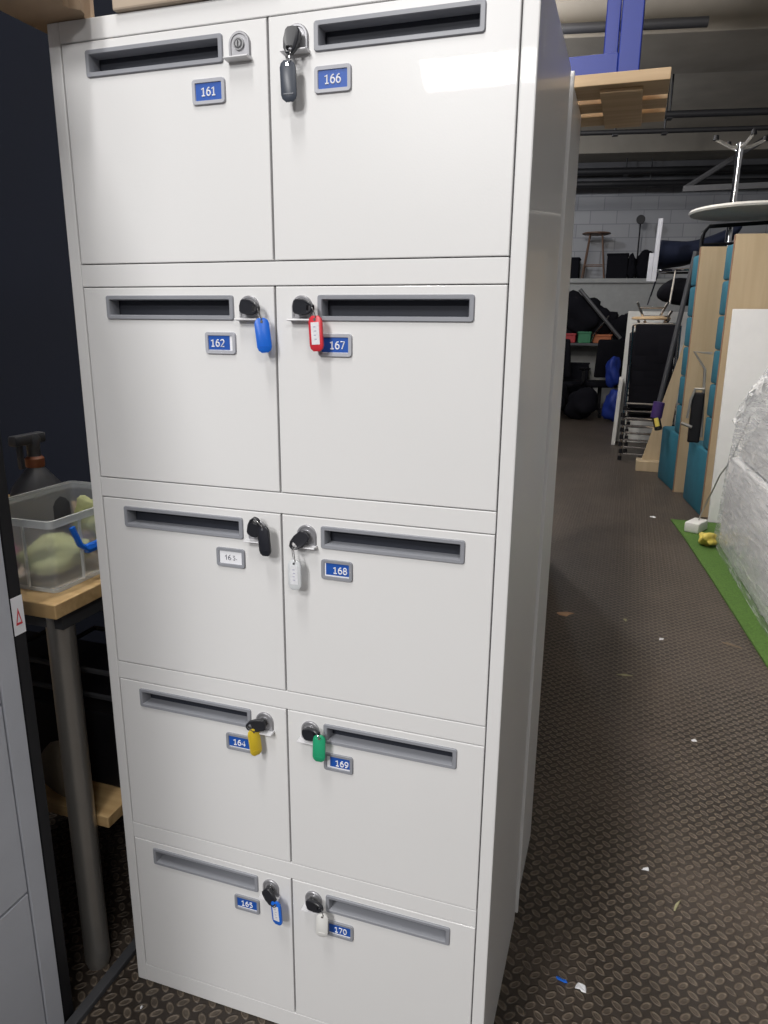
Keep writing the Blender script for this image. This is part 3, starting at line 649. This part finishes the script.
# plywood offcut
t = thing('plywood_offcut', (.83, 6.6, 0), 'triangular plywood offcut leaning between the chair stack and the farther booth', 'plywood')
s_ = MB(); s_.mx = Matrix.Translation((.70, 6.55, .10)); s_.prism([(0.03, 0), (.25, 0), (.34, 1.12), (.31, 1.16)], 0, .02, 'y'); obj('board', s_, M['maple'], t)
s_ = MB(); s_.box(.68, 6.45, 0, .95, 6.65, .1, .003); obj('foot_block', s_, M['maple'], t)

# chair stack
def make_chair():
    t = thing('stacking_chair', (0, 0, 0), 'x', 'chair', 'black chrome-framed chairs stacked on the right')
    s_ = MB(); s_.box(-.21, -.20, .43, .21, .20, .465, .015); obj('seat', s_, M['blackfab'], t, smooth=True)
    s_ = MB(); s_.mx = Matrix.Translation((0, -.235, .56)) @ Matrix.Rotation(math.radians(7), 4, 'X'); s_.box(-.20, -.02, 0, .20, .012, .31, .014); obj('backrest', s_, M['blackfab'], t, smooth=True)
    for sx in (-1, 1):
        s_ = MB(); s_.tube([(sx*.225, -.27, .86), (sx*.225, -.235, .50), (sx*.225, -.24, .44), (sx*.23, -.25, .01)], .011, 8); obj('rear_leg', s_, M['chrome'], t, smooth=True)
        s_ = MB(); s_.tube([(sx*.225, -.22, .445), (sx*.225, .19, .445), (sx*.23, .22, .42), (sx*.235, .25, .01)], .011, 8); obj('front_leg', s_, M['chrome'], t, smooth=True)
    for yy in (-.25, .25):
        s_ = MB(); s_.tube([(-.228, yy*.99, .07), (.228, yy*.99, .07)], .010, 6); obj('stretcher', s_, M['chrome'], t, smooth=True)
        for sx in (-1, 1):
            s_ = MB(); s_.cyl((sx*.232, yy, 0), (sx*.232, yy, .045), .022, .02, 10); obj('leg_cap', s_, M['black'], t, smooth=True)
    s_ = MB(); s_.tube([(-.225, -.27, .86), (-.18, -.272, .875), (.18, -.272, .875), (.225, -.27, .86)], .011, 8); obj('top_rail', s_, M['chrome'], t, smooth=True)
    return t
ch = make_chair(); NS = 8; cxs, cys = .775, 7.25
names = ['lowest', 'second lowest', 'third from the floor', 'fourth from the floor', 'fourth from the top', 'third from the top', 'second from the top', 'topmost']
for k in range(NS):
    lab = 'black chrome-framed stacking chair, %s in the tall stack' % names[k]
    loc = (cxs+.004*math.sin(k*2), cys-.012*k, .078*k); r_ = math.radians(-6+1.5*math.sin(k*3))
    if k == 0: ch.location = loc; ch.rotation_euler = (0, 0, r_); ch['label'] = lab
    else: dup(ch, loc, r_, lab)

def stool(loc, seatm, legm, h, r, label, group=None, inv=False, name='wooden_stool'):
    t = thing(name, loc, label, 'stool', group)
    T = Matrix.Translation(loc)
    if inv: T = T @ Matrix.Translation((0, 0, h)) @ Matrix.Rotation(PI, 4, 'X')
    s_ = MB(); s_.mx = T; s_.lathe([(r*.9, h-.03), (r, h-.02), (r, h-.006), (r*.9, h)], (0, 0, 0), 20); obj('seat', s_, seatm, t, smooth=True)
    for k in range(4):
        an = PI/4+k*PI/2; s_ = MB(); s_.mx = T; s_.tube([(r*.6*math.cos(an), r*.6*math.sin(an), h-.03), (r*1.1*math.cos(an), r*1.1*math.sin(an), 0)], .011, 8); obj('leg', s_, legm, t, smooth=True)
    for zz in (h*.3,):
        q = r*(1.1-.5*zz/h); s_ = MB(); s_.mx = T; s_.tube([(q*math.cos(PI/4+k*PI/2), q*math.sin(PI/4+k*PI/2), zz) for k in range(4)], .008, 6, True); obj('footrest', s_, legm, t, smooth=True)
    return t
# upturned stools on the chair stack
zc = .078*(NS-1)+.466
for k, (dx, dz) in enumerate([(0, .42), (.02, .52), (-.02, .62)]):
    stool((.72+dx, 7.1, zc+dz-.42+.40 if False else zc+.43+.085*k-.15), M['pine'], M['chrome'], .17, .19, ['short chrome-legged stool with wooden seat, lowest of three on the chair stack', 'short chrome-legged stool with wooden seat, middle of three on the chair stack', 'short chrome-legged stool with wooden seat, topmost of three on the chair stack'][k], 'stools on top of the chair stack', inv=True, name='chrome_stool')
# dark lounge chair shell above
t = thing('lounge_chair', (1.0, 7.3, 1.9), 'navy upholstered lounge chair perched on chrome ring above the chair stack', 'chair')
s_ = MB(); n1 = 18
A = []
for i in range(n1+1):
    u = i/n1
    x = .68+.78*u; zc_ = 2.12+.02*u+.30*max(0, u-.35)**1.6*1.4
    hgt = .17*(1-.55*u)
    row_ = []
    for k in range(10):
        an = 2*PI*k/10; row_.append(s_.v((x, 7.45+.26*math.sin(an), zc_+hgt*.9*math.cos(an)*(1 if 0 < i < n1 else .4))))
    A.append(row_)
for i in range(n1):
    for k in range(10): s_.f([A[i][k], A[i][(k+1) % 10], A[i+1][(k+1) % 10], A[i+1][k]])
s_.f(A[0][::-1]); s_.f(A[-1]); obj('shell', s_, M['navyfab'], t, smooth='all')
s_ = MB(); s_.tube([(.98+.26*math.cos(2*PI*k/28), 7.45+.26*math.sin(2*PI*k/28), 1.955) for k in range(28)], .014, 8, True); obj('chrome_ring', s_, M['chrome'], t, smooth=True)
for an in (160, 250, 340, 70):
    s_ = MB(); c_, d__ = math.cos(math.radians(an)), math.sin(math.radians(an)); s_.tube([(.98+.26*c_, 7.45+.26*d__, 1.95), (.98+.34*c_, 7.45+.34*d__, 1.62)], .01, 6); obj('leg', s_, M['chrome'], t, smooth=True)
blob('seat_pad', (1.0, 7.42, 1.75), (.26, .22, .14), M['blackfab'], 21, amp=.15, label='black padded seat cushion wedged below the chrome ring', category='cushion')

for (x, y, z1, lb) in ((.635, 6.98, 2.42, 'taller pale square post standing on the stools above the chair stack'), (.590, 6.98, 2.10, 'shorter pale square post standing on the stools above the chair stack')):
    s_ = MB(); s_.mx = Matrix.Translation((x, y, 0)) @ Matrix.Rotation(math.radians(1.5), 4, 'Y'); s_.box(-.022, -.022, 1.83, .022, .022, z1, .004); obj('white_post', s_, M['postgrey'], label=lb, category='post')
s_ = MB(); s_.mx = Matrix.Translation((.442, 8.35, 0)) @ Matrix.Rotation(math.radians(.8), 4, 'Y'); s_.box(0, 0, 0, .80, .04, 1.57, .003)
obj('white_board', s_, M['oldboard'], label='tall white board standing behind the black chair stack', category='board')
s_ = MB(); s_.mx = Matrix.Translation((.405, 8.05, 0)) @ Matrix.Rotation(math.radians(2), 4, 'Y'); s_.box(0, 0, 0, .045, .25, .80, .003)
obj('white_board', s_, M['oldboard'], label='low narrow white board standing at the left foot of the chair stack', category='board')

# ------------------------------------------------------------------ far end
t = stool((-.18, 12.2, 2.152), M['darkwood'], M['darkwood'], .74, .23, 'dark wooden stool standing on the ledge at the far wall')
def crate(name, x0, y0, z0, x1, y1, z1, mt, label, cat):
    t = thing(name, ((x0+x1)/2, (y0+y1)/2, z0), label, cat)
    s_ = MB(); s_.box(x0, y0, z0, x1, y1, z1-.03, .01); obj('body', s_, mt, t)
    s_ = MB(); s_.box(x0-.01, y0-.01, z1-.03, x1+.01, y1+.01, z1, .006); obj('lid', s_, mt, t)
    return t
crate('black_box', .03, 12.05, 2.152, .36, 12.4, 2.55, M['blackfab'], 'black box on the far ledge immediately right of the wooden stool', 'box')
crate('black_box', -.56, 12.05, 2.152, -.42, 12.4, 2.5, M['blackfab'], 'black box on the far ledge just left of the wooden stool', 'box')
t = thing('desk_fan', (.50, 12.25, 2.152), 'small dark fan on a thin stand on the far ledge', 'fan')
s_ = MB(); s_.cyl((.50, 12.25, 2.152), (.50, 12.25, 2.17), .11, seg=20); s_.cyl((.5, 12.25, 2.17), (.5, 12.25, 3.05), .012, seg=8); obj('stand', s_, M['black'], t)
s_ = MB(); s_.cyl((.5, 12.2, 3.08), (.5, 12.28, 3.08), .07, seg=18); obj('head', s_, M['black'], t)
blob('dark_bag', (.62, 12.22, 2.37), (.14, .13, .24), M['blackfab'], 31, label='dark bag sitting on the far ledge right of the fan stand', category='bag')
blob('dark_bag', (.42, 12.12, 2.33), (.07, .07, .2), M['blackfab'], 33, label='narrow dark bag on the far ledge in front of the fan stand', category='bag')

def office_chair(x, y, r, label):
    t = thing('office_chair', (x, y, 0), label, 'chair', 'black office chairs at the far end')
    T = Matrix.Translation((x, y, 0)) @ Matrix.Rotation(r, 4, 'Z')
    s_ = MB(); s_.mx = T; s_.box(-.25, -.24, .46, .25, .24, .55, .035); obj('seat', s_, M['blackfab'], t, smooth=True)
    s_ = MB(); s_.mx = T @ Matrix.Translation((0, .24, .62)) @ Matrix.Rotation(math.radians(-8), 4, 'X'); s_.box(-.22, -.03, 0, .22, .04, .58, .03); obj('backrest', s_, M['blackfab'], t, smooth=True)
    s_ = MB(); s_.mx = T; s_.cyl((0, 0, .10), (0, 0, .46), .03, seg=12); obj('gas_column', s_, M['black'], t, smooth=True)
    for k in range(5):
        an = 2*PI*k/5; s_ = MB(); s_.mx = T; s_.tube([(0, 0, .12), (.3*math.cos(an), .3*math.sin(an), .07)], .018, 6); s_.cyl((.3*math.cos(an)-.02, .3*math.sin(an), .03), (.3*math.cos(an)+.02, .3*math.sin(an), .03), .03, seg=12); obj('leg', s_, M['black'], t, smooth=True)
    for sx in (-1, 1):
        s_ = MB(); s_.mx = T; s_.tube([(sx*.25, 0, .5), (sx*.30, 0, .55), (sx*.30, 0, .72), (sx*.30, .12, .74), (sx*.30, -.14, .74)], .016, 6); obj('armrest', s_, M['black'], t, smooth=True)
office_chair(-.38, 10.95, 2.6, 'black office chair at the far end, closest to the white cabinets')
office_chair(.12, 11.0, -2.7, 'black office chair at the far end, in front of the blue bag')
t = thing('trestle_table', (0, 11.75, 0), 'long dark table at the far end carrying small coloured crates', 'table')
s_ = MB(); s_.box(-.95, 11.32, 1.08, 1.0, 11.72, 1.12, .004); obj('tabletop', s_, M['darkgrey'], t)
for x in (-.9, .9):
    s_ = MB(); s_.box(x-.03, 11.35, 0, x+.03, 11.7, 1.08, .004); obj('leg', s_, M['black'], t)
crate('small_crate', -.56, 11.38, 1.121, -.34, 11.63, 1.27, M['red'], 'small red crate on the dark far table', 'crate')
crate('small_crate', -.30, 11.38, 1.121, -.10, 11.63, 1.30, M['greenp'], 'small green crate on the dark far table', 'crate')
crate('small_crate', -.06, 11.38, 1.121, .22, 11.63, 1.26, M['orangep'], 'small orange-brown crate on the dark far table', 'crate')
blob('blue_bag', (.30, 10.62, .72), (.10, .12, .24), M['bluebag'], 41, label='upright royal blue bag at the far end under the orange crate', category='bag')
blob('blue_bag', (.38, 10.3, .25), (.17, .17, .24), M['bluebag'], 42, label='dark blue bag slumped on the floor left of the white board', category='bag')
blob('black_sack', (-.55, 10.35, .3), (.2, .2, .3), M['blackfab'], 44, label='black sack on the floor at the far end, beside the cabinet edge', category='sack')
blob('black_sack', (-.1, 10.4, .24), (.22, .2, .24), M['blackfab'], 45, label='black sack on the floor at the far end, middle of the clutter', category='sack')
blob('black_coat', (-.35, 11.5, 1.58), (.36, .12, .32), M['blackfab'], 46, label='black coat heaped above the red and green crates', category='coat')
blob('black_coat', (.45, 11.5, 1.36), (.25, .12, .24), M['blackfab'], 47, label='black coat heaped on the far table near the white board', category='coat')
crate('black_box', -.60, 11.36, 1.121+.16 if False else .02, -.1, 11.62, .8, M['blackfab'], 'black box under the far table behind the sacks', 'box')
for (bx0, zz, sd, lb) in ((.02, 1.47, 51, 'black jacket draped between the two larger heaps on the far table'), (-.62, 1.35, 52, 'black jacket at the left end of the far table')):
    blob('black_jacket', (bx0, 11.56, zz), (.24, .10, .22), M['blackfab'], sd, label=lb, category='jacket')
s_ = MB(); s_.tube([(-.32, 11.3, 1.95), (.36, 11.3, 1.2)], .03, 8); obj('leaning_pole', s_, M['rust'], label='pale grey pole slanting across the clutter below the far ledge', category='pole')
s_ = MB(); s_.tube([(-.08, 11.345, 1.134), (-.03, 11.345, 1.30), (.02, 11.345, 1.36), (.10, 11.345, 1.46), (.16, 11.345, 1.55)], .014, 8); obj('curved_tube', s_, M['chrome'], smooth=True, label='curved chrome tube sticking up from the dark far table', category='tube')

# struts in the right background
t = thing('roof_brace', (1.6, 10, 3.1), 'galvanised diagonal brace crossing in front of the back wall at right', 'brace')
s_ = MB(); s_.box(1.0, 10.0, 3.13, 3.9, 10.08, 3.2); obj('lower_bar', s_, M['rust'], t)
s_ = MB(); s_.tube([(1.02, 10.04, 3.17), (1.55, 10.04, 3.5), (2.4, 10.04, 4.0)], .035, 6); obj('diagonal_bar', s_, M['rust'], t)

# ------------------------------------------------------------------ litter on the floor
def scrap(x, y, r, mt, label, seed, name='paper_scrap', el=1, rot=0):
    random.seed(seed); s_ = MB(); s_.mx = Matrix.Translation((x, y, .0012)) @ Matrix.Rotation(rot, 4, 'Z')
    pts = []
    for k in range(9):
        an = 2*PI*k/9; q = r*random.uniform(.35, 1.15); pts.append((q*math.cos(an)*el, q*math.sin(an)/el))
    top = [(px*.8, py*.8, .001+random.uniform(0, .003)) for px, py in pts]
    s_.loops([[(px, py, 0) for px, py in pts], top], cap0=True, cap1=True)
    obj(name, s_, mt, label=label, category='scrap')
SC = M['paper']; leaf = mat('dry_leaf', (.36, .22, .13), .8); straw = mat('straw', (.30, .29, .17), .8)
scrap(.333, 2.438+.0, .045, leaf, 'torn pale brown paper scrap near the foot of the white cabinets', 1, el=1.3)
scrap(.505, .297, .009, M['tblue'], 'tiny blue plastic chip on the floor near the locker corner', 2, 'plastic_chip', 1.5, -.3)
scrap(.689, .712, .011, SC, 'whitish crumpled scrap in the middle of the near aisle floor', 3, el=1.5, rot=.6)
scrap(.758, .606, .013, straw, 'straw-coloured sliver lying lengthwise on the near aisle floor', 4, 'wood_sliver', 2.6, 1.2)
scrap(.548, .29, .013, SC, 'cluster of whitish crumbs next to the blue chip', 5, 'crumbs')
scrap(.62, 1.85, .018, straw, 'thin greenish blade lying across the middle of the aisle', 6, 'straw_scrap', 2.2, .1)
scrap(.62, 2.46, .02, straw, 'yellowish fleck on the aisle floor right of the brown scrap', 7, 'leaf_fleck', 1.5, 1.8)
scrap(.78, 2.28, .016, SC, 'small white fleck in mid aisle level with the grass mat', 8)
scrap(1.085, 2.32, .03, mat('bark', (.16, .12, .08), .8), 'brown stick lying at the edge of the grass mat', 9, 'stick', 2.2, -.5)
scrap(.86, 1.42, .011, SC, 'small white fleck right of centre in the aisle, between the others', 10)
scrap(.80, 4.6, .03, SC, 'white scrap on the floor at the far corner of the grass mat', 11)
scrap(-.33, -.06, .004, SC, 'tiny white crumb on the floor under door 165', 12, 'crumb')

# ------------------------------------------------------------------ lights
def area(name, loc, sx, sy, power, col=(1, .97, .93), rot=(0, 0, 0), spread=None):
    l = bpy.data.lights.new(name, 'AREA'); l.shape = 'RECTANGLE'; l.size = sx; l.size_y = sy; l.energy = power; l.color = col
    if spread: l.spread = spread
    o = bpy.data.objects.new(name, l); C.objects.link(o); o.location = loc; o.rotation_euler = rot; return o
area('ceiling_lamp_entry', (-.92, -3.6, 3.8), .35, 1.0, 98, (1, .98, .96), (math.radians(20), 0, 0))
area('ceiling_lamp_near', (-.10, -1.2, 4.1), .2, 1.0, 42, (1, .98, .96))
area('fill_light_back', (-.9, -6.1, 3.6), 1.2, .3, 150, (1, .985, .975), (math.radians(35), 0, 0))  # added fill that lifts the lower locker doors, no known fixture
area('fill_light_right', (2.4, -4.0, 4.1), .8, .8, 66, (1, .98, .96), (math.radians(20), 0, 0))  # added fill for the locker side panel and grey cabinet face
def bulb(name, loc, power, col, r=.08):
    l = bpy.data.lights.new(name, 'POINT'); l.energy = power; l.color = col; l.shadow_soft_size = r
    o = bpy.data.objects.new(name, l); C.objects.link(o); o.location = loc
bulb('aisle_lamp', (-.30, 1.5, 3.95), 170, (1, .96, .92))
bulb('aisle_lamp', (-.30, 2.7, 3.95), 190, (1, .96, .92))
bulb('aisle_lamp', (-.9, 5.6, 3.7), 170, (.98, .97, 1))
bulb('aisle_lamp', (-1.2, 9.3, 3.6), 70, (.88, .92, 1))
w = bpy.data.worlds.new('World'); bpy.context.scene.world = w; w.use_nodes = True
w.node_tree.nodes['Background'].inputs[0].default_value = (.6, .65, .75, 1); w.node_tree.nodes['Background'].inputs[1].default_value = .05

# ------------------------------------------------------------------ camera
R = [[0.9483475490382985, 0.3171086955371376, 0.008888275860137705], [0.08860643077233318, -0.2378759946843504, -0.9672455280737695], [-0.30460766021034114, 0.9180724842667014, -0.2536869862123705]]
cd = bpy.data.cameras.new('Camera'); cam = bpy.data.objects.new('Camera', cd); C.objects.link(cam)
cols = [Vector(R[0]), -Vector(R[1]), -Vector(R[2])]
mw = Matrix.Identity(4)
for j in range(3):
    for i in range(3): mw[i][j] = cols[j][i]
mw.translation = Vector((.52658, -1.04378, 1.40309))
cam.matrix_world = mw
cd.sensor_fit = 'VERTICAL'; cd.sensor_height = 24; cd.sensor_width = 18; cd.lens = 719.84*24/1024; cd.clip_start = .02
sc = bpy.context.scene; sc.camera = cam
sc.view_settings.view_transform = 'Standard'; sc.view_settings.look = 'None'; sc.view_settings.gamma = 1; sc.view_settings.use_curve_mapping = False
sc.view_settings.exposure = 0
